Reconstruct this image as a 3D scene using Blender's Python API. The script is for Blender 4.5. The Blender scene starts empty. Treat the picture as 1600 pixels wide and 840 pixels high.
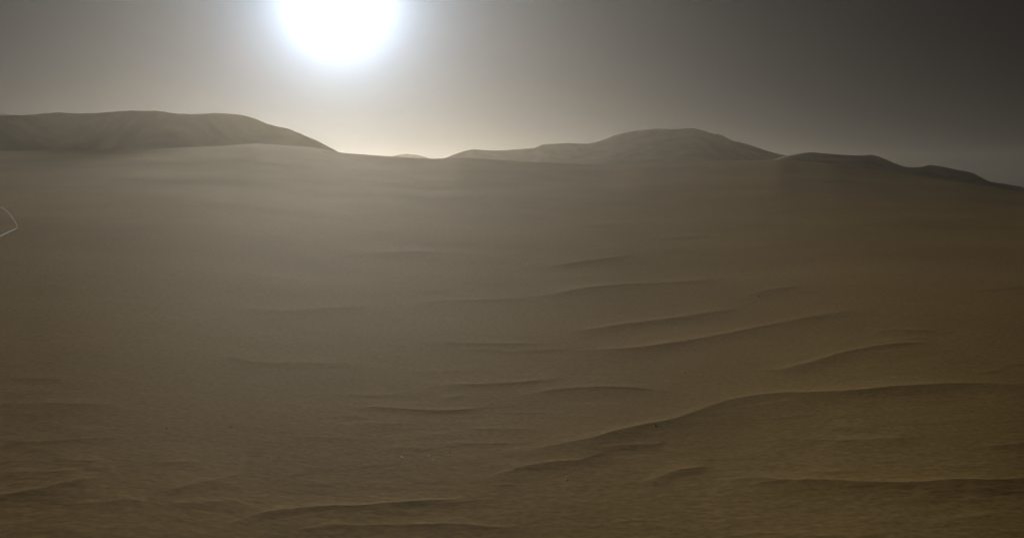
import bpy, bmesh, math, random
import numpy as np
from mathutils import Vector, Matrix

S = bpy.context.scene
COL = S.collection
random.seed(7)

# ------------------------------------------------------------------ camera
CAM_H = 20.0                      # metres above the sand
F = 1840.0                        # focal length in photo pixels (1600 wide)
HORIZON = 300.0                   # photo row of eye level
PITCH = math.atan((420.0 - HORIZON) / F)
cam_d = bpy.data.cameras.new('camera')
cam_d.sensor_fit = 'HORIZONTAL'
cam_d.angle = 2 * math.atan(800.0 / F)
cam_d.clip_start = 0.05
cam_d.clip_end = 12000
cam = bpy.data.objects.new('camera', cam_d)
COL.objects.link(cam)
cam.location = (0, 0, CAM_H)
cam.rotation_euler = (math.pi / 2 - PITCH, 0, 0)
S.camera = cam


def ray(px, py):
    """world direction of a photo pixel"""
    x = (px - 800.0) / F
    u = (420.0 - py) / F
    c, s = math.cos(PITCH), math.sin(PITCH)
    return Vector((x, c + u * s, -s + u * c)).normalized()


# ------------------------------------------------------------------ sky and sun
SUN = ray(528, -2)
SUN_EL = math.asin(SUN.z)
SUN_AZ = math.atan2(SUN.x, SUN.y)          # from +Y towards +X

world = bpy.data.worlds.new('World')
S.world = world
world.use_nodes = True
nt = world.node_tree
nt.nodes.clear()
out = nt.nodes.new('ShaderNodeOutputWorld')
bg = nt.nodes.new('ShaderNodeBackground')
bg.inputs['Strength'].default_value = 0.05
sky = nt.nodes.new('ShaderNodeTexSky')
sky.sky_type = 'NISHITA'
sky.sun_disc = False
sky.sun_elevation = SUN_EL
sky.sun_rotation = SUN_AZ
sky.altitude = 0
sky.air_density = 0.0
sky.dust_density = 2.5
sky.ozone_density = 0.0
tint = nt.nodes.new('ShaderNodeMix')
tint.data_type = 'RGBA'
tint.blend_type = 'MULTIPLY'
tint.inputs[0].default_value = 1.0
tint.inputs[7].default_value = (0.0102, 0.0108, 0.0106, 1)     # a thin, dim sky
nt.links.new(sky.outputs[0], tint.inputs[6])
# dust aureole round the sun: radiance falls with the angle from the sun
geo = nt.nodes.new('ShaderNodeTexCoord')


def wmath(op, a, b=None, clamp=False):
    n = nt.nodes.new('ShaderNodeMath')
    n.operation = op
    n.use_clamp = clamp
    for i, v in enumerate((a, b)):
        if v is None:
            continue
        if isinstance(v, (int, float)):
            n.inputs[i].default_value = v
        else:
            nt.links.new(v, n.inputs[i])
    return n.outputs[0]


dot = nt.nodes.new('ShaderNodeVectorMath')
dot.operation = 'DOT_PRODUCT'
nt.links.new(geo.outputs['Generated'], dot.inputs[0])
dot.inputs[1].default_value = SUN
cosang = wmath('MINIMUM', wmath('MAXIMUM', dot.outputs['Value'], -1.0), 1.0)
ang = wmath('ARCCOSINE', cosang)
AUREOLES = [                 # amplitude, core angle (rad), power, colour
    (3.5, 0.031, 2.5, (0.76, 0.94, 1.2)),
]
acc = tint.outputs[2]
for amp, core, power, colr in AUREOLES:
    v = wmath('DIVIDE', 1.0, wmath('ADD', 1.0, wmath('POWER', wmath('DIVIDE', ang, core), power)))
    v = wmath('MULTIPLY', v, amp / bg.inputs['Strength'].default_value)
    vm = nt.nodes.new('ShaderNodeVectorMath')
    vm.operation = 'SCALE'
    vm.inputs[0].default_value = colr
    nt.links.new(v, vm.inputs['Scale'])
    ad = nt.nodes.new('ShaderNodeVectorMath')
    ad.operation = 'ADD'
    nt.links.new(acc, ad.inputs[0])
    nt.links.new(vm.outputs[0], ad.inputs[1])
    acc = ad.outputs[0]
nt.links.new(acc, bg.inputs['Color'])
nt.links.new(bg.outputs[0], out.inputs['Surface'])

sun_d = bpy.data.lights.new('sun', 'SUN')
sun_d.energy = 3.5
sun_d.angle = math.radians(4.0)
sun_d.color = (1.0, 0.91, 0.77)
sun = bpy.data.objects.new('sun', sun_d)
COL.objects.link(sun)
sun.location = (0, 0, 200)
sun.rotation_euler = (-SUN).to_track_quat('-Z', 'Y').to_euler()

vs = S.view_settings
vs.view_transform = 'Standard'
vs.look = 'None'
vs.gamma = 1.0
vs.exposure = 0.0
vs.use_curve_mapping = False
S.cycles.volume_bounces = 0
S.cycles.use_denoising = True


# ------------------------------------------------------------------ helpers
def noise2(x, y, seed=0):
    """smooth value noise in [-1, 1], vectorised"""
    xi = np.floor(x).astype(np.int64)
    yi = np.floor(y).astype(np.int64)
    fx = x - xi
    fy = y - yi
    fx = fx * fx * fx * (fx * (fx * 6 - 15) + 10)
    fy = fy * fy * fy * (fy * (fy * 6 - 15) + 10)

    def h(a, b):
        n = (a * 374761393 + b * 668265263 + seed * 1442695041) & 0xFFFFFFFF
        n = ((n ^ (n >> 13)) * 1274126177) & 0xFFFFFFFF
        n = n ^ (n >> 16)
        return (n & 0xFFFF) / 32767.5 - 1.0
    a = h(xi, yi)
    b = h(xi + 1, yi)
    c = h(xi, yi + 1)
    d = h(xi + 1, yi + 1)
    return (a * (1 - fx) + b * fx) * (1 - fy) + (c * (1 - fx) + d * fx) * fy


def fbm(x, y, octaves=4, seed=0, gain=0.5):
    v = 0
    a = 1.0
    for k in range(octaves):
        v = v + a * noise2(x, y, seed + k * 17)
        x = x * 2.03 + 11.3
        y = y * 2.03 - 7.7
        a *= gain
    return v


def smooth(t):
    t = np.clip(t, 0, 1)
    return t * t * (3 - 2 * t)


def grid_mesh(name, X, Y, Z, mat, wrap=False):
    nr, nc = X.shape
    co = np.stack([X, Y, Z], -1).reshape(-1, 3).astype(np.float32)
    i = np.arange(nr * nc).reshape(nr, nc)
    if wrap:
        i = np.concatenate([i, i[:, :1]], 1)
    q = np.stack([i[:-1, :-1], i[:-1, 1:], i[1:, 1:], i[1:, :-1]], -1).reshape(-1, 4)
    me = bpy.data.meshes.new(name)
    me.vertices.add(len(co))
    me.vertices.foreach_set('co', co.ravel())
    me.loops.add(q.size)
    me.loops.foreach_set('vertex_index', q.ravel().astype(np.int32))
    me.polygons.add(len(q))
    me.polygons.foreach_set('loop_start', np.arange(0, q.size, 4, dtype=np.int32))
    me.polygons.foreach_set('loop_total', np.full(len(q), 4, dtype=np.int32))
    me.polygons.foreach_set('use_smooth', np.ones(len(q), dtype=bool))
    me.update(calc_edges=True)
    me.validate()
    me.materials.append(mat)
    o = bpy.data.objects.new(name, me)
    COL.objects.link(o)
    return o


def node_mat(name):
    m = bpy.data.materials.new(name)
    m.use_nodes = True
    n = m.node_tree
    b = n.nodes['Principled BSDF']
    return m, n, b


def sand_material(name, c_lo, c_hi, bump, scales, patch=0.02, gloss=0.9, spec=0.2):
    m, n, b = node_mat(name)
    tc = n.nodes.new('ShaderNodeTexCoord')
    n1 = n.nodes.new('ShaderNodeTexNoise')
    n1.inputs['Scale'].default_value = patch
    n1.inputs['Detail'].default_value = 7
    n1.inputs['Roughness'].default_value = 0.62
    ramp = n.nodes.new('ShaderNodeValToRGB')
    ramp.color_ramp.elements[0].position = 0.35
    ramp.color_ramp.elements[1].position = 0.65
    ramp.color_ramp.elements[0].color = (*c_lo, 1)
    ramp.color_ramp.elements[1].color = (*c_hi, 1)
    n.links.new(tc.outputs['Object'], n1.inputs['Vector'])
    n.links.new(n1.outputs['Fac'], ramp.inputs[0])
    # single coarse grains, lighter and darker
    n3 = n.nodes.new('ShaderNodeTexNoise')
    n3.inputs['Scale'].default_value = scales[0]
    n3.inputs['Detail'].default_value = 3
    n.links.new(tc.outputs['Object'], n3.inputs['Vector'])
    mr = n.nodes.new('ShaderNodeMapRange')
    mr.inputs[1].default_value = 0.3
    mr.inputs[2].default_value = 0.7
    mr.inputs[3].default_value = 0.82
    mr.inputs[4].default_value = 1.18
    n.links.new(n3.outputs['Fac'], mr.inputs[0])
    mx = n.nodes.new('ShaderNodeMix')
    mx.data_type = 'RGBA'
    mx.blend_type = 'MULTIPLY'
    mx.inputs[0].default_value = 1.0
    n.links.new(ramp.outputs[0], mx.inputs[6])
    n.links.new(mr.outputs[0], mx.inputs[7])
    n.links.new(mx.outputs[2], b.inputs['Base Color'])
    b.inputs['Roughness'].default_value = gloss
    b.inputs['Specular IOR Level'].default_value = spec
    b.inputs['Specular Tint'].default_value = (1.0, 0.82, 0.52, 1)
    n2 = n.nodes.new('ShaderNodeTexNoise')
    n2.inputs['Scale'].default_value = scales[1]
    n2.inputs['Detail'].default_value = 5
    n2.inputs['Roughness'].default_value = 0.6
    n.links.new(tc.outputs['Object'], n2.inputs['Vector'])
    bp = n.nodes.new('ShaderNodeBump')
    bp.inputs['Strength'].default_value = 0.6
    bp.inputs['Distance'].default_value = bump
    n.links.new(n2.outputs['Fac'], bp.inputs['Height'])
    n.links.new(bp.outputs['Normal'], b.inputs['Normal'])
    return m


M_SAND = sand_material('sand', (0.285, 0.20, 0.078), (0.345, 0.24, 0.096), 0.05, (2.0, 1.3), gloss=0.9, spec=0.005)
M_HILL = sand_material('hill_slope', (0.20, 0.15, 0.09), (0.27, 0.20, 0.12), 0.8, (0.05, 0.06), 0.012)
M_ROCK = sand_material('pale_stone', (0.55, 0.46, 0.32), (0.65, 0.56, 0.42), 0.01, (18, 25), 3.0, gloss=0.5, spec=0.2)
M_DARK_ROCK = sand_material('dark_stone', (0.11, 0.08, 0.05), (0.16, 0.12, 0.08), 0.01, (18, 25), 3.0)

# ------------------------------------------------------------------ ground
# dune crests, traced on the sand: (points in photo pixels, crest height m, near-face width m, back width m)
LOW = 0.24                        # height factor of all the crests
CRESTS = [
    # the long ridge on the right, running into the middle
    ([(730, 707), (800, 701), (860, 692), (920, 681), (985, 667), (1040, 657), (1085, 643), (1125, 627), (1170, 617),
      (1215, 612), (1280, 611), (1350, 607), (1430, 601), (1500, 596), (1600, 596), (1700, 594)], 0.50, 1.9, 7.0),
    # lowest ridge right
    ([(1085, 769), (1110, 766), (1128, 756), (1145, 746), (1180, 743), (1225, 747), (1290, 747), (1335, 751), (1390, 754),
      (1440, 752), (1490, 747), (1560, 746), (1640, 743), (1720, 742)], 0.34, 1.5, 5.0),
    ([(1000, 751), (1030, 743), (1060, 734), (1100, 728), (1115, 725)], 0.17, 0.8, 2.0),
    ([(1270, 712), (1285, 700), (1310, 690), (1370, 684), (1450, 681)], 0.12, 1.2, 4.0),
    # ridge stepping up to the right, second
    ([(1180, 594), (1195, 582), (1230, 573), (1280, 562), (1330, 546), (1400, 536), (1480, 532)], 0.32, 1.6, 7.0),
    # two long crests right of the middle
    ([(880, 545), (960, 543), (1040, 536), (1110, 525), (1180, 511), (1250, 496), (1310, 487), (1390, 482)], 0.42, 2.4, 9.0),
    ([(868, 524), (900, 515), (960, 508), (1020, 500), (1080, 492), (1140, 482), (1185, 468)], 0.34, 2.2, 8.0),
    ([(800, 461), (860, 458), (920, 448), (980, 443), (1060, 439), (1120, 435), (1160, 432)], 0.42, 3.0, 10.0),
    ([(830, 416), (870, 413), (920, 406), (970, 400), (1010, 396)], 0.34, 3.0, 10.0),
    ([(640, 473), (670, 470), (730, 467), (790, 466), (840, 466)], 0.15, 1.6, 4.0),
    ([(660, 531), (720, 535), (790, 535), (868, 535)], 0.16, 1.2, 4.0),
    ([(690, 546), (760, 545), (800, 548), (840, 544), (900, 547)], 0.10, 1.0, 3.0),
    # middle
    ([(655, 604), (700, 599), (745, 599), (800, 596), (850, 592), (880, 588), (900, 587)], 0.17, 0.9, 4.0),
    ([(680, 625), (700, 620), (730, 616)], 0.08, 0.8, 2.0),
    ([(785, 621), (830, 614), (870, 607), (930, 603), (990, 605), (1050, 611), (1080, 614)], 0.19, 1.0, 4.0),
    ([(535, 635), (590, 635), (640, 638), (700, 639), (745, 636), (775, 628), (785, 621)], 0.17, 0.8, 3.0),
    ([(720, 669), (760, 669), (810, 669), (850, 671)], 0.06, 0.8, 2.5),
    ([(540, 662), (570, 659), (610, 661), (650, 660)], 0.09, 0.9, 2.5),
    ([(735, 757), (780, 740), (830, 726), (870, 719), (910, 716), (935, 707), (965, 701)], 0.17, 1.0, 3.0),
    ([(945, 697), (990, 695), (1030, 692), (1046, 684)], 0.12, 0.7, 2.0),
    # bottom middle
    ([(310, 838), (350, 819), (400, 803), (430, 796), (470, 792), (515, 788), (560, 788), (600, 785), (660, 781),
      (710, 779), (750, 773), (785, 768)], 0.20, 0.8, 3.5),
    ([(430, 842), (470, 830), (510, 820), (560, 820), (620, 817), (680, 815), (720, 816), (780, 820), (830, 818),
      (850, 812)], 0.16, 0.9, 3.0),
    ([(90, 787), (160, 783), (200, 777)], 0.07, 0.8, 3.0),
    ([(250, 785), (310, 784), (365, 782), (400, 787)], 0.11, 0.9, 3.0),
    ([(230, 772), (280, 761), (340, 747), (400, 731)], 0.14, 0.9, 3.0),
    ([(-60, 785), (0, 773), (60, 763), (120, 749), (175, 738)], 0.17, 1.0, 3.5),
    ([(425, 752), (450, 742), (475, 737)], 0.06, 0.6, 2.0),
    # faint, left and far
    ([(300, 560), (350, 557), (410, 565), (460, 564), (540, 566), (590, 565)], 0.12, 1.5, 4.0),
    ([(350, 480), (430, 484), (520, 480), (600, 478)], 0.18, 3.0, 6.0),
    ([(-60, 632), (40, 630), (110, 628), (200, 632)], 0.10, 1.5, 4.0),
    ([(0, 690), (70, 688), (120, 686)], 0.07, 1.2, 3.0),
    ([(1350, 518), (1400, 515), (1470, 516)], 0.14, 1.4, 4.0),
    ([(1150, 466), (1175, 458), (1210, 450), (1260, 446)], 0.20, 2.0, 4.0),
    ([(900, 352), (950, 349), (1010, 351)], 0.35, 4.0, 8.0),
    ([(1000, 372), (1060, 370), (1120, 366)], 0.30, 4.0, 8.0),
    ([(560, 395), (640, 392), (700, 393)], 0.25, 4.0, 8.0),
    ([(1110, 838), (1180, 832), (1300, 836), (1420, 830)], 0.10, 1.0, 3.0),
]
_rng = random.Random(23)
for _ in range(70):                        # faint short ripples between the traced crests
    x0 = _rng.uniform(-60, 1560)
    y0 = _rng.uniform(430, 835)
    ln = _rng.uniform(40, 150)
    tl = _rng.uniform(-0.12, 0.03) if x0 > 600 else _rng.uniform(-0.10, 0.06)
    bow = _rng.uniform(-3, 3)
    CRESTS.append(([(x0 + ln * q, y0 + tl * ln * q + bow * math.sin(3.1 * q) + _rng.uniform(-0.8, 0.8)) for q in (0, 0.25, 0.5, 0.75, 1.0)],
                   _rng.uniform(0.025, 0.075), _rng.uniform(0.4, 0.8), _rng.uniform(1.5, 3.0)))
EDGE = [(-500, 215), (-200, 225), (0, 236), (120, 234), (250, 232), (340, 228), (400, 224), (440, 227), (480, 229), (505, 232.5), (530, 238),
        (560, 240.5), (590, 243), (640, 246), (680, 248), (720, 246), (800, 251), (900, 256), (950, 258), (1010, 254),
        (1060, 253), (1150, 251), (1220, 249), (1300, 256), (1400, 270), (1500, 284), (1600, 300), (1700, 306), (1900, 308), (2200, 300)]


def az_el(px, py):
    d = ray(px, py)
    return math.atan2(d.x, d.y), math.atan2(d.z, math.hypot(d.x, d.y))


def profile(points):
    pe = np.array([az_el(*p) for p in points])
    return pe[:, 0], pe[:, 1]


EDGE_AZ, EDGE_EL = profile(EDGE)
_a = np.linspace(EDGE_AZ[0], EDGE_AZ[-1], 2700)
EDGE_EL = np.convolve(np.pad(np.interp(_a, EDGE_AZ, EDGE_EL), 10, mode='edge'), np.ones(21) / 21.0, 'valid')
EDGE_AZ = _a
_k = np.ones(161) / 161.0
EDGE_AZ_S = np.linspace(EDGE_AZ[0], EDGE_AZ[-1], 900)
EDGE_EL_S = np.convolve(np.pad(np.interp(EDGE_AZ_S, EDGE_AZ, EDGE_EL), 80, mode='edge'), _k, 'valid') - 0.0005
K = CAM_H / 10.0                 # dune sizes below are for a 10 m eye height


def edge_distance(az):
    return 640.0 - 50.0 * np.clip(az / 0.45, -1, 1) + 22 * np.sin(az * 9.0)


def terrain_base(X, Y):
    r = np.hypot(X, Y) + 1e-6
    az = np.arctan2(X, Y)
    el = np.interp(az, EDGE_AZ, EDGE_EL)
    D = edge_distance(az)
    el_s = np.interp(az, EDGE_AZ_S, EDGE_EL_S)
    # a shallow basin: flat floor ahead, both flanks tilted up from close by to dim the sides
    flank = np.maximum(smooth((-az - 0.06) / 0.32), smooth((az - 0.10) / 0.32))
    rise0 = 120.0 - 75.0 * flank
    power = 1.55 - 0.20 * flank
    tt = (r - rise0) / (D - rise0)
    t = np.clip((tt + np.sqrt(tt * tt + 0.05)) / (1 + math.sqrt(1.05)), 0, 1)
    brink = smooth((t - 0.40) / 0.60)
    H = CAM_H + D * np.tan(el * brink + el_s * (1 - brink))
    z = H * t ** power
    back = np.clip((r - D) / 160.0, 0, None)
    z = np.where(r > D, H * np.exp(-back), z)
    # gullies and swells on the rise
    w = t * (1 - smooth((t - 0.75) / 0.25)) * (r < D)
    z = z + w * (0.22 * fbm(X / 90, Y / 70, 3, 3))
    # broad swells of the plain
    n = smooth((r - 30) / 120) * np.where(r < 800, 1, 0)
    z = z + n * 0.08 * fbm(X / 60, Y / 45, 3, 9) * np.clip(r / 240, 0.35, 1.0)
    # faint wind ripples
    z = z + 0.008 * fbm(X / 3.0, Y / 2.0, 4, 21) * (1 - smooth((r - 90) / 160))
    return z


def ground_hits(pts, up=0.0):
    """where the rays of photo pixels meet the ground, raised by up"""
    d = np.array([ray(*p) for p in pts])
    z = np.full(len(pts), up)
    for _ in range(40):
        t = (CAM_H - z) / -d[:, 2]
        x, y = d[:, 0] * t, d[:, 1] * t
        z = 0.5 * z + 0.5 * (up + terrain_base(x, y))
    return np.stack([x, y], -1)


def ground_hit(px, py, up=0.0):
    return tuple(float(v) for v in ground_hits([(px, py)], up)[0])


def add_crest(A_, R_, Z, pts, A, wn, wf):
    """one dune crest: A_ (azimuth of each column), R_ (radius of each row)"""
    A, wn, wf = A * LOW * K, wn * K, wf * K
    P = ground_hits(pts, A)
    az = np.arctan2(P[:, 0], P[:, 1])
    rr = np.hypot(P[:, 0], P[:, 1])
    # Catmull-Rom through the traced points, as radius over azimuth
    qa, qr = [], []
    for k in range(len(P) - 1):
        i0, i3 = max(k - 1, 0), min(k + 2, len(P) - 1)
        m1 = (rr[k + 1] - rr[i0]) / (az[k + 1] - az[i0])
        m2 = (rr[i3] - rr[k]) / (az[i3] - az[k])
        h = az[k + 1] - az[k]
        for t in np.linspace(0, 1, 12, endpoint=False):
            qa.append(az[k] + t * h)
            qr.append((2 * t ** 3 - 3 * t * t + 1) * rr[k] + (t ** 3 - 2 * t * t + t) * h * m1
                      + (-2 * t ** 3 + 3 * t * t) * rr[k + 1] + (t ** 3 - t * t) * h * m2)
    qa.append(az[-1])
    qr.append(rr[-1])
    qa, qr = np.array(qa), np.array(qr)
    x, y = qr * np.sin(qa), qr * np.cos(qa)
    cum = np.concatenate([[0], np.cumsum(np.hypot(np.diff(x), np.diff(y)))])
    L = cum[-1]
    slope = np.gradient(qr, qa) / qr
    cosf = np.clip(1 / np.sqrt(1 + slope ** 2), 0.4, 1)
    cosf = np.convolve(np.pad(cosf, 6, mode='edge'), np.ones(13) / 13, 'valid')
    cols = np.nonzero((A_ > qa[0]) & (A_ < qa[-1]))[0]
    if len(cols) == 0:
        return
    c0, c1 = cols[0], cols[-1] + 1
    a = A_[c0:c1]
    rc = np.interp(a, qa, qr)
    cf = np.interp(a, qa, cosf)
    ss = np.interp(a, qa, cum)
    s = ss / L
    sl = (a - qa[0]) / (qa[-1] - qa[0])
    tap = smooth(sl / 0.30) * smooth((1 - sl) / 0.30)
    amp = A * tap * (1 + 0.25 * noise2(ss / (0.18 * L + 1e-3) + A * 31, 0 * ss, 5))
    rc = rc + 0.10 * wn * fbm(ss / 5.2, 0 * ss + A * 13, 3, 8)
    # away from the brink the line is followed less and less closely
    da = (a[-1] - a[0]) / max(len(a) - 1, 1)
    g = int(max(2, 0.8 * wf / (rc.mean() * da)))
    ker = np.exp(-0.5 * (np.arange(-2 * g, 2 * g + 1) / g) ** 2)
    ker /= ker.sum()
    rc_s = np.convolve(np.pad(rc, 2 * g, mode='reflect', reflect_type='odd') if len(rc) > 2 * g else np.pad(rc, 2 * g, mode='edge'), ker, 'valid')
    amp_s = np.convolve(np.pad(amp, 2 * g), ker, 'valid') * tap ** 0.3
    m = max(wn, wf) * 6 / 0.3
    rows = np.nonzero((R_ > rc.min() - m) & (R_ < rc.max() + m))[0]
    r0, r1 = rows[0], rows[-1] + 1
    e1 = (R_[r0:r1, None] - rc[None, :]) * cf[None, :]
    e2 = (R_[r0:r1, None] - rc_s[None, :]) * cf[None, :]
    w = np.clip(np.abs(e1) / np.where(e1 > 0, wf, 3 * wn), 0, 1)
    w = w * w * (3 - 2 * w)
    e = e1 * (1 - w) + np.where(np.sign(e2) == np.sign(e1), e2, e1) * w
    amp = amp[None, :] * (1 - w) + amp_s[None, :] * w
    near = np.clip(1 + e / (2.4 * wn), 0, 1) ** 2.4            # sharp brink, face easing out into the floor
    ep = np.clip(e, 0, None)
    far = 0.45 * np.exp(-ep / wf) + 0.55 * np.exp(-ep / (0.42 * wn))
    # low scoop in front of the foot
    scoop = -0.08 * np.exp(-((e + 2.6 * wn) / (1.2 * wn)) ** 2)
    Z[r0:r1, c0:c1] += amp * (np.where(e < 0, near, far) + scoop)


def build_ground():
    az_f = np.linspace(-math.radians(27), math.radians(27), 1100)
    az_b = np.linspace(math.radians(27), math.radians(333), 130)[1:-1]
    az = np.concatenate([az_f, az_b])
    rows = np.linspace(900, 375, 740)
    r1 = CAM_H * F / (rows - HORIZON)
    r0 = np.array([0.4, 4, 10, 18, 26, 34, 42, 50, 56])
    r2 = np.linspace(r1[-1], 760, 120)[1:]
    r3 = np.geomspace(760, 2600, 24)[1:]
    r = np.concatenate([r0, r1, r2, r3])
    A, R = np.meshgrid(az, r)
    X = R * np.sin(A)
    Y = R * np.cos(A)
    Z = terrain_base(X, Y)
    Z = np.ascontiguousarray(Z)
    for c in CRESTS:
        add_crest(az, r, Z, *c)
    o = grid_mesh('ground', X, Y, Z, M_SAND, wrap=True)
    return o, (X, Y, Z)


ground, (GX, GY, GZ) = build_ground()
ground['kind'] = 'structure'
ground['label'] = 'brown wind-rippled sand plain crossed by low dune crests'


def ground_z(x, y):
    rr = np.hypot(GX[:, 0], GY[:, 0])
    i = int(np.argmin(np.abs(rr - math.hypot(x, y))))
    j = int(np.argmin((GX[i] - x) ** 2 + (GY[i] - y) ** 2))
    return float(GZ[i, j])


# ------------------------------------------------------------------ hills behind the plain
def hill(name, label, points, dist, front, back, seed, rough=1.0):
    azp, elp = profile(points)
    n = 420
    az = np.linspace(azp[0], azp[-1], n)
    el = np.interp(az, azp, elp)
    k = np.array([1, 2, 3, 2, 1]) / 9.0
    el = np.convolve(np.pad(el, 2, mode='edge'), k, 'valid')
    D = dist + 0.05 * dist * noise2(az * 14, az * 0, seed)
    H = CAM_H + D * np.tan(el)
    u = np.concatenate([np.linspace(-1, 0, 56), np.linspace(0, 1, 24)[1:]])
    kk = np.ones(61) / 61.0
    Hs = np.convolve(np.pad(H, 30, mode='edge'), kk, 'valid')
    U, HH = np.meshgrid(u, H, indexing='ij')
    _, HS = np.meshgrid(u, Hs, indexing='ij')
    HH = HS + (HH - HS) * np.exp(-np.abs(U) / 0.2)
    _, DD = np.meshgrid(u, D, indexing='ij')
    _, AZ = np.meshgrid(u, az, indexing='ij')
    R = DD + np.where(U < 0, U * front, U * back)
    X = R * np.sin(AZ)
    Y = R * np.cos(AZ)
    fall = np.where(U < 0, (1 - np.abs(U)) ** 1.25, np.exp(-2.6 * np.abs(U) ** 1.3))
    w = np.clip(np.abs(U) / 0.12, 0, 1) * np.clip((1 - np.abs(U)) / 0.2, 0, 1)
    Z = HH * fall + w * rough * (5.0 * fbm(X / 70, Y / 150, 5, seed) - 3.0 * np.abs(fbm(X / 38, Y / 160, 4, seed + 5)))
    crest = 1 - np.clip(np.abs(U) / 0.03, 0, 1)
    Z = Z + crest * 0.35 * rough * fbm(AZ * 260, AZ * 0, 3, seed + 9)
    Z = Z - 2.0 * np.clip((np.abs(U) - 0.9) / 0.1, 0, 1)
    o = grid_mesh(name, X, Y, Z, M_HILL)
    o['kind'] = 'structure'
    o['label'] = label
    return o


hill('hill_left', 'broad flat-topped hill below the sun on the left',
     [(-700, 215), (-500, 205), (-300, 188), (-120, 182), (0, 179), (38, 180), (65, 177.5), (92, 175.5), (120, 177.5), (160, 176), (205, 172.5), (225, 173.5),
      (245, 173), (275, 177.5), (310, 178.5), (335, 176.5), (372, 178.5), (388, 181.5), (405, 188), (420, 194.5), (435, 198),
      (448, 200), (470, 209), (500, 222), (530, 238), (560, 252), (600, 268), (680, 296)], 850, 230, 420, 31, 0.35)
hill('hill_middle', 'rounded summit with long shoulders right of the gap',
     [(600, 296), (640, 280), (668, 262), (690, 249), (705, 243), (718, 238), (738, 233), (760, 235), (780, 235), (800, 234), (835, 231),
      (841, 228), (848, 226), (890, 223), (905, 224.5), (920, 224.5), (930, 221.5), (937, 220), (960, 211), (985, 205.5),
      (1025, 201), (1055, 202), (1082, 200), (1098, 203), (1112, 208.5), (1127, 210.5), (1145, 220), (1160, 223), (1180, 229),
      (1200, 236), (1215, 240), (1240, 245), (1300, 258), (1400, 275), (1520, 294)], 1350, 360, 500, 57, 0.3)
hill('ridge_right', 'low stepped ridge falling away at the right',
     [(820, 298), (950, 290), (1080, 276), (1160, 261), (1205, 250), (1225, 244.5), (1240, 241), (1265, 237.5), (1300, 240.5), (1345, 243), (1362, 241.5), (1378, 246), (1400, 256), (1415, 261),
      (1435, 261), (1452, 257), (1475, 261), (1500, 266), (1520, 270), (1535, 278), (1547, 284), (1570, 287), (1600, 293), (1700, 297), (1900, 298)],
     1080, 260, 300, 71, 0.25)
hill('hill_distant', 'tiny pale far hill peeking over the gap',
     [(480, 290), (560, 262), (600, 247), (620, 242.5), (634, 240), (650, 241.5), (662, 244.5), (672, 248.5), (700, 262), (780, 292)],
     1800, 300, 400, 83, 0.5)

# ------------------------------------------------------------------ small stones on the sand
def stone_mesh(name, seed, mat):
    rnd = random.Random(seed)
    bm = bmesh.new()
    bmesh.ops.create_icosphere(bm, subdivisions=2, radius=1.0)
    ax = [rnd.uniform(0.8, 1.2), rnd.uniform(0.7, 1.0), rnd.uniform(0.5, 0.75)]
    cuts = [(Vector((rnd.uniform(-1, 1), rnd.uniform(-1, 1), rnd.uniform(-0.2, 1))).normalized(), rnd.uniform(0.55, 0.85))
            for _ in range(6)]
    for v in bm.verts:
        for nrm, d in cuts:                          # knock flat facets off
            k = v.co.dot(nrm)
            if k > d:
                v.co -= nrm * (k - d)
        v.co *= 1 + rnd.uniform(-0.05, 0.05)
        v.co = Vector((v.co.x * ax[0], v.co.y * ax[1], v.co.z * ax[2]))
    me = bpy.data.meshes.new(name)
    bm.to_mesh(me)
    bm.free()
    me.materials.append(mat)
    return me


PALE = [stone_mesh('stone', k, M_ROCK) for k in range(5)]
DARK = [stone_mesh('stone', k + 40, M_DARK_ROCK) for k in range(4)]


def stone(px, py, size_px, label, group=None, dark=False):
    x, y = ground_hit(px, py, 0.0)
    me = random.choice(DARK if dark else PALE)
    o = bpy.data.objects.new('stone', me)
    COL.objects.link(o)
    r = 0.5 * size_px * math.hypot(x, y) / F
    o.scale = (r, r, r * (0.8 if dark else 0.4))
    o.rotation_euler = (random.uniform(-.2, .2), random.uniform(-.2, .2), random.uniform(0, 6.28))
    o.location = (x, y, ground_z(x, y) + 0.1 * r)
    o['label'] = label
    o['category'] = 'stone'
    if group:
        o['group'] = group
    return o


stone(360, 667, 4.6, 'lone pale stone on the dark sand left of the middle crests')
stone(628, 714, 4.6, 'pale stone, lower left of the small scatter below the middle crests')
stone(671, 712, 4.2, 'pale stone at the right end of the small scatter below the middle crests')
stone(1024, 668, 4.6, 'pale stone just under the brink of the long right-hand dune ridge')
stone(886, 749, 4.8, 'pale stone on open sand above the bottom crests, right of the middle')
stone(1071, 583, 4.0, 'small dark stone on smooth sand above the long right-hand ridge', dark=True)
stone(824, 413, 4.0, 'pale stone at the left tip of the farthest dune crest')
stone(806, 427, 3.2, 'small pale stone below and left of the farthest crest tip')
stone(1185, 463, 3.8, 'stone where the upper right crest runs out', dark=True)
stone(993, 745, 3.2, 'small pale stone at the left end of the short lower right crest')
stone(260, 669, 3.8, 'dark stone on the shaded sand at far left', dark=True)
SCATTER = [(636, 702), (663, 703), (620, 692), (691, 676), (700, 691), (703, 706), (685, 756), (676, 718), (464, 661), (471, 711),
           (424, 715), (323, 727), (425, 745), (548, 751), (600, 715), (893, 635), (884, 742), (1009, 711), (1070, 692),
           (1072, 705), (1026, 661), (800, 433), (817, 410), (1200, 452), (1192, 470), (850, 770), (760, 705), (585, 690),
           (650, 730), (610, 703), (642, 683), (520, 700), (415, 575), (395, 640), (285, 710), (205, 640), (240, 715)]
for k, (px, py) in enumerate(SCATTER):
    stone(px, py, random.uniform(1.6, 2.6), 'tiny stone lying on the brown sand', 'tiny stones scattered over the sand', dark=(k % 4 == 1))

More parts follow.
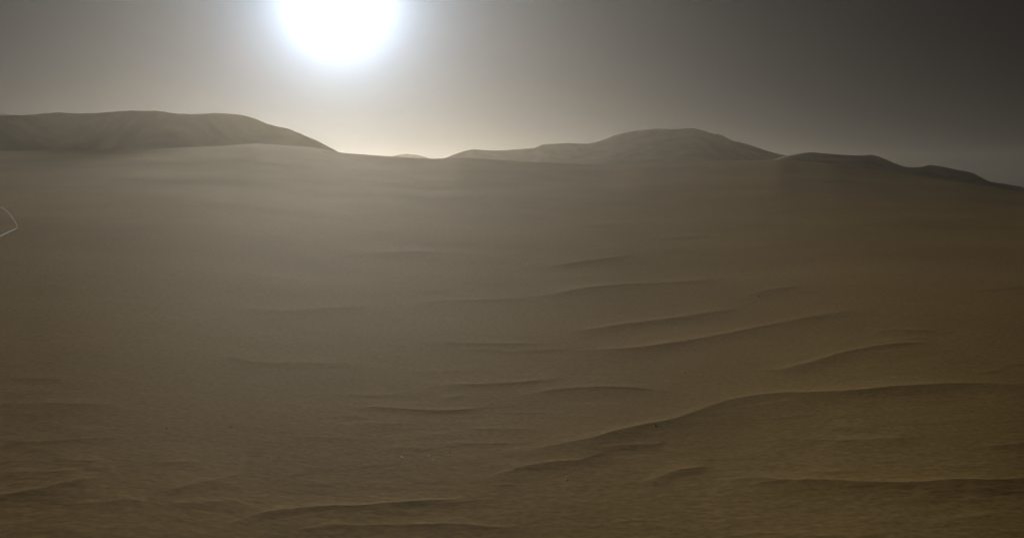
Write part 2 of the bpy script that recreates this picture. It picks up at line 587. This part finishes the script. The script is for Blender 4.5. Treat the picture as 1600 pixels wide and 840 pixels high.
# ------------------------------------------------------------------ landing foot reaching into the left edge
def thin_plastic(name, lo, hi, through):
    """pale plastic that lets part of the light through"""
    m, n, b = node_mat(name)
    nz = n.nodes.new('ShaderNodeTexNoise')
    nz.inputs['Scale'].default_value = 260
    rp = n.nodes.new('ShaderNodeValToRGB')
    rp.color_ramp.elements[0].position = 0.35
    rp.color_ramp.elements[1].position = 0.65
    rp.color_ramp.elements[0].color = (*lo, 1)
    rp.color_ramp.elements[1].color = (*hi, 1)
    n.links.new(nz.outputs['Fac'], rp.inputs[0])
    tl = n.nodes.new('ShaderNodeBsdfTranslucent')
    n.links.new(rp.outputs[0], tl.inputs['Color'])
    n.links.new(rp.outputs[0], b.inputs['Base Color'])
    b.inputs['Roughness'].default_value = 0.6
    ms = n.nodes.new('ShaderNodeMixShader')
    ms.inputs[0].default_value = through
    n.links.new(b.outputs[0], ms.inputs[1])
    n.links.new(tl.outputs[0], ms.inputs[2])
    n.links.new(ms.outputs[0], n.nodes['Material Output'].inputs['Surface'])
    return m


m_hoop = thin_plastic('grey_plastic', (0.15, 0.15, 0.145), (0.22, 0.22, 0.21), 0.85)
m_plate = thin_plastic('pale_plastic', (0.15, 0.16, 0.165), (0.34, 0.36, 0.37), 0.75)
m_tube, n_, b_ = node_mat('carbon_fibre_tube')
b_.inputs['Roughness'].default_value = 0.5
wv = n_.nodes.new('ShaderNodeTexWave')
wv.inputs['Scale'].default_value = 120
rp_ = n_.nodes.new('ShaderNodeValToRGB')
rp_.color_ramp.elements[0].color = (0.02, 0.02, 0.02, 1)
rp_.color_ramp.elements[1].color = (0.05, 0.05, 0.05, 1)
n_.links.new(wv.outputs['Fac'], rp_.inputs[0])
n_.links.new(rp_.outputs[0], b_.inputs['Base Color'])


def mesh_obj(name, bm, mat, parent):
    me = bpy.data.meshes.new(name)
    bmesh.ops.recalc_face_normals(bm, faces=bm.faces)
    bm.to_mesh(me)
    bm.free()
    for p in me.polygons:
        p.use_smooth = True
    me.materials.append(mat)
    o = bpy.data.objects.new(name, me)
    COL.objects.link(o)
    o.parent = parent
    return o


def lathe(prof, n=40):
    bm = bmesh.new()
    rings = []
    for r, z in prof:
        if r < 1e-6:
            rings.append([bm.verts.new((0, 0, z))])
        else:
            rings.append([bm.verts.new((r * math.cos(2 * math.pi * k / n), r * math.sin(2 * math.pi * k / n), z)) for k in range(n)])
    for a, b in zip(rings[:-1], rings[1:]):
        for k in range(n):
            k2 = (k + 1) % n
            f = [a[k % len(a)], a[k2 % len(a)], b[k2 % len(b)], b[k % len(b)]]
            f2 = []
            for v in f:
                if v not in f2:
                    f2.append(v)
            if len(f2) > 2:
                bm.faces.new(f2)
    return bm


FOOT_D = 0.62                                   # metres in front of the lens
PXM = FOOT_D / F


def foot_pt(px, py, dy=0.0):
    d = ray(px, py)
    return Vector((0, 0, CAM_H)) + d * ((FOOT_D + dy) / d.y)


foot_c = foot_pt(-8, 371)
leg = bpy.data.objects.new('landing_leg', None)
COL.objects.link(leg)
leg.location = foot_c
leg['label'] = 'thin pale curved foot hoop and plate of a landing leg at the left frame edge'
leg['category'] = 'landing leg'


# hoop: springs from the plate's tip, bows up and runs back to the strut
arc = [(27.5, 354.5), (25.5, 349.5), (22.0, 343.5), (17.5, 336.5), (12.0, 330.0), (6.0, 325.5), (0.0, 323.0), (-8.0, 321.0), (-18.0, 321.5),
       (-28.0, 326.0), (-36.0, 335.0), (-42.0, 347.0), (-46.0, 360.0)]
bm_h = bmesh.new()
prev = None
for i, (x, y) in enumerate(arc):
    x0, y0 = arc[max(i - 1, 0)]
    x1, y1 = arc[min(i + 1, len(arc) - 1)]
    l = math.hypot(x1 - x0, y1 - y0)
    nx, ny = -(y1 - y0) / l * 0.8, (x1 - x0) / l * 0.8
    cur = [bm_h.verts.new(foot_pt(x + nx, y + ny) - foot_c), bm_h.verts.new(foot_pt(x, y, -0.0004) - foot_c),
           bm_h.verts.new(foot_pt(x - nx, y - ny) - foot_c)]
    if prev:
        for k in range(2):
            bm_h.faces.new((prev[k], prev[k + 1], cur[k + 1], cur[k]))
    prev = cur
mesh_obj('foot_hoop', bm_h, m_hoop, leg)
# plate: slim sheet flange, dished, seen from its shaded side
pl = [(27.0, 356.0, 1.1), (22.0, 358.5, 2.2), (15.0, 361.5, 2.0), (8.0, 364.8, 2.2), (1.5, 368.2, 2.4), (-8.0, 372.0, 2.6), (-24.0, 377.0, 2.8), (-44.0, 381.0, 2.6)]
bm_p = bmesh.new()
secs = []
for x, y, h in pl:
    top = foot_pt(x, y - 0.5 * h) - foot_c
    mid = foot_pt(x, y, -0.0006) - foot_c
    bot = foot_pt(x, y + 0.5 * h) - foot_c
    secs.append([bm_p.verts.new(v) for v in (top, mid, bot)])
for a, c in zip(secs[:-1], secs[1:]):
    for k in range(2):
        bm_p.faces.new((a[k], a[k + 1], c[k + 1], c[k]))
mesh_obj('foot_plate', bm_p, m_plate, leg)
strut_bm = lathe([(0.0045, 0.0), (0.005, 0.1), (0.0065, 0.42)], 20)
strut = mesh_obj('strut', strut_bm, m_tube, leg)
strut.matrix_local = Matrix.Translation(foot_pt(-46, 368) - foot_c) @ Vector((-0.75, -0.62, 0.55)).normalized().to_track_quat('Z', 'Y').to_matrix().to_4x4()

# ------------------------------------------------------------------ dusty air
def build_haze():
    bm = bmesh.new()
    bmesh.ops.create_cube(bm, size=1.0)
    me = bpy.data.meshes.new('haze')
    bm.to_mesh(me)
    bm.free()
    o = bpy.data.objects.new('haze', me)
    COL.objects.link(o)
    lo, hi = -4.0 + min(0, float(GZ.min())), 110.0
    o.scale = (5600, 5600, hi - lo)
    o.location = (0, 0, (hi + lo) / 2)
    m = bpy.data.materials.new('dusty_air')
    m.use_nodes = True
    n = m.node_tree
    n.nodes.clear()
    ou = n.nodes.new('ShaderNodeOutputMaterial')
    pv = n.nodes.new('ShaderNodeVolumePrincipled')
    pv.inputs['Color'].default_value = (0.91, 0.86, 0.76, 1)
    pv.inputs['Density'].default_value = 0.00004
    pv.inputs['Anisotropy'].default_value = 0.80
    n.links.new(pv.outputs[0], ou.inputs['Volume'])
    me.materials.append(m)
    o['kind'] = 'stuff'
    o['label'] = 'pale dusty air filling the whole view'
    return o


haze = build_haze()
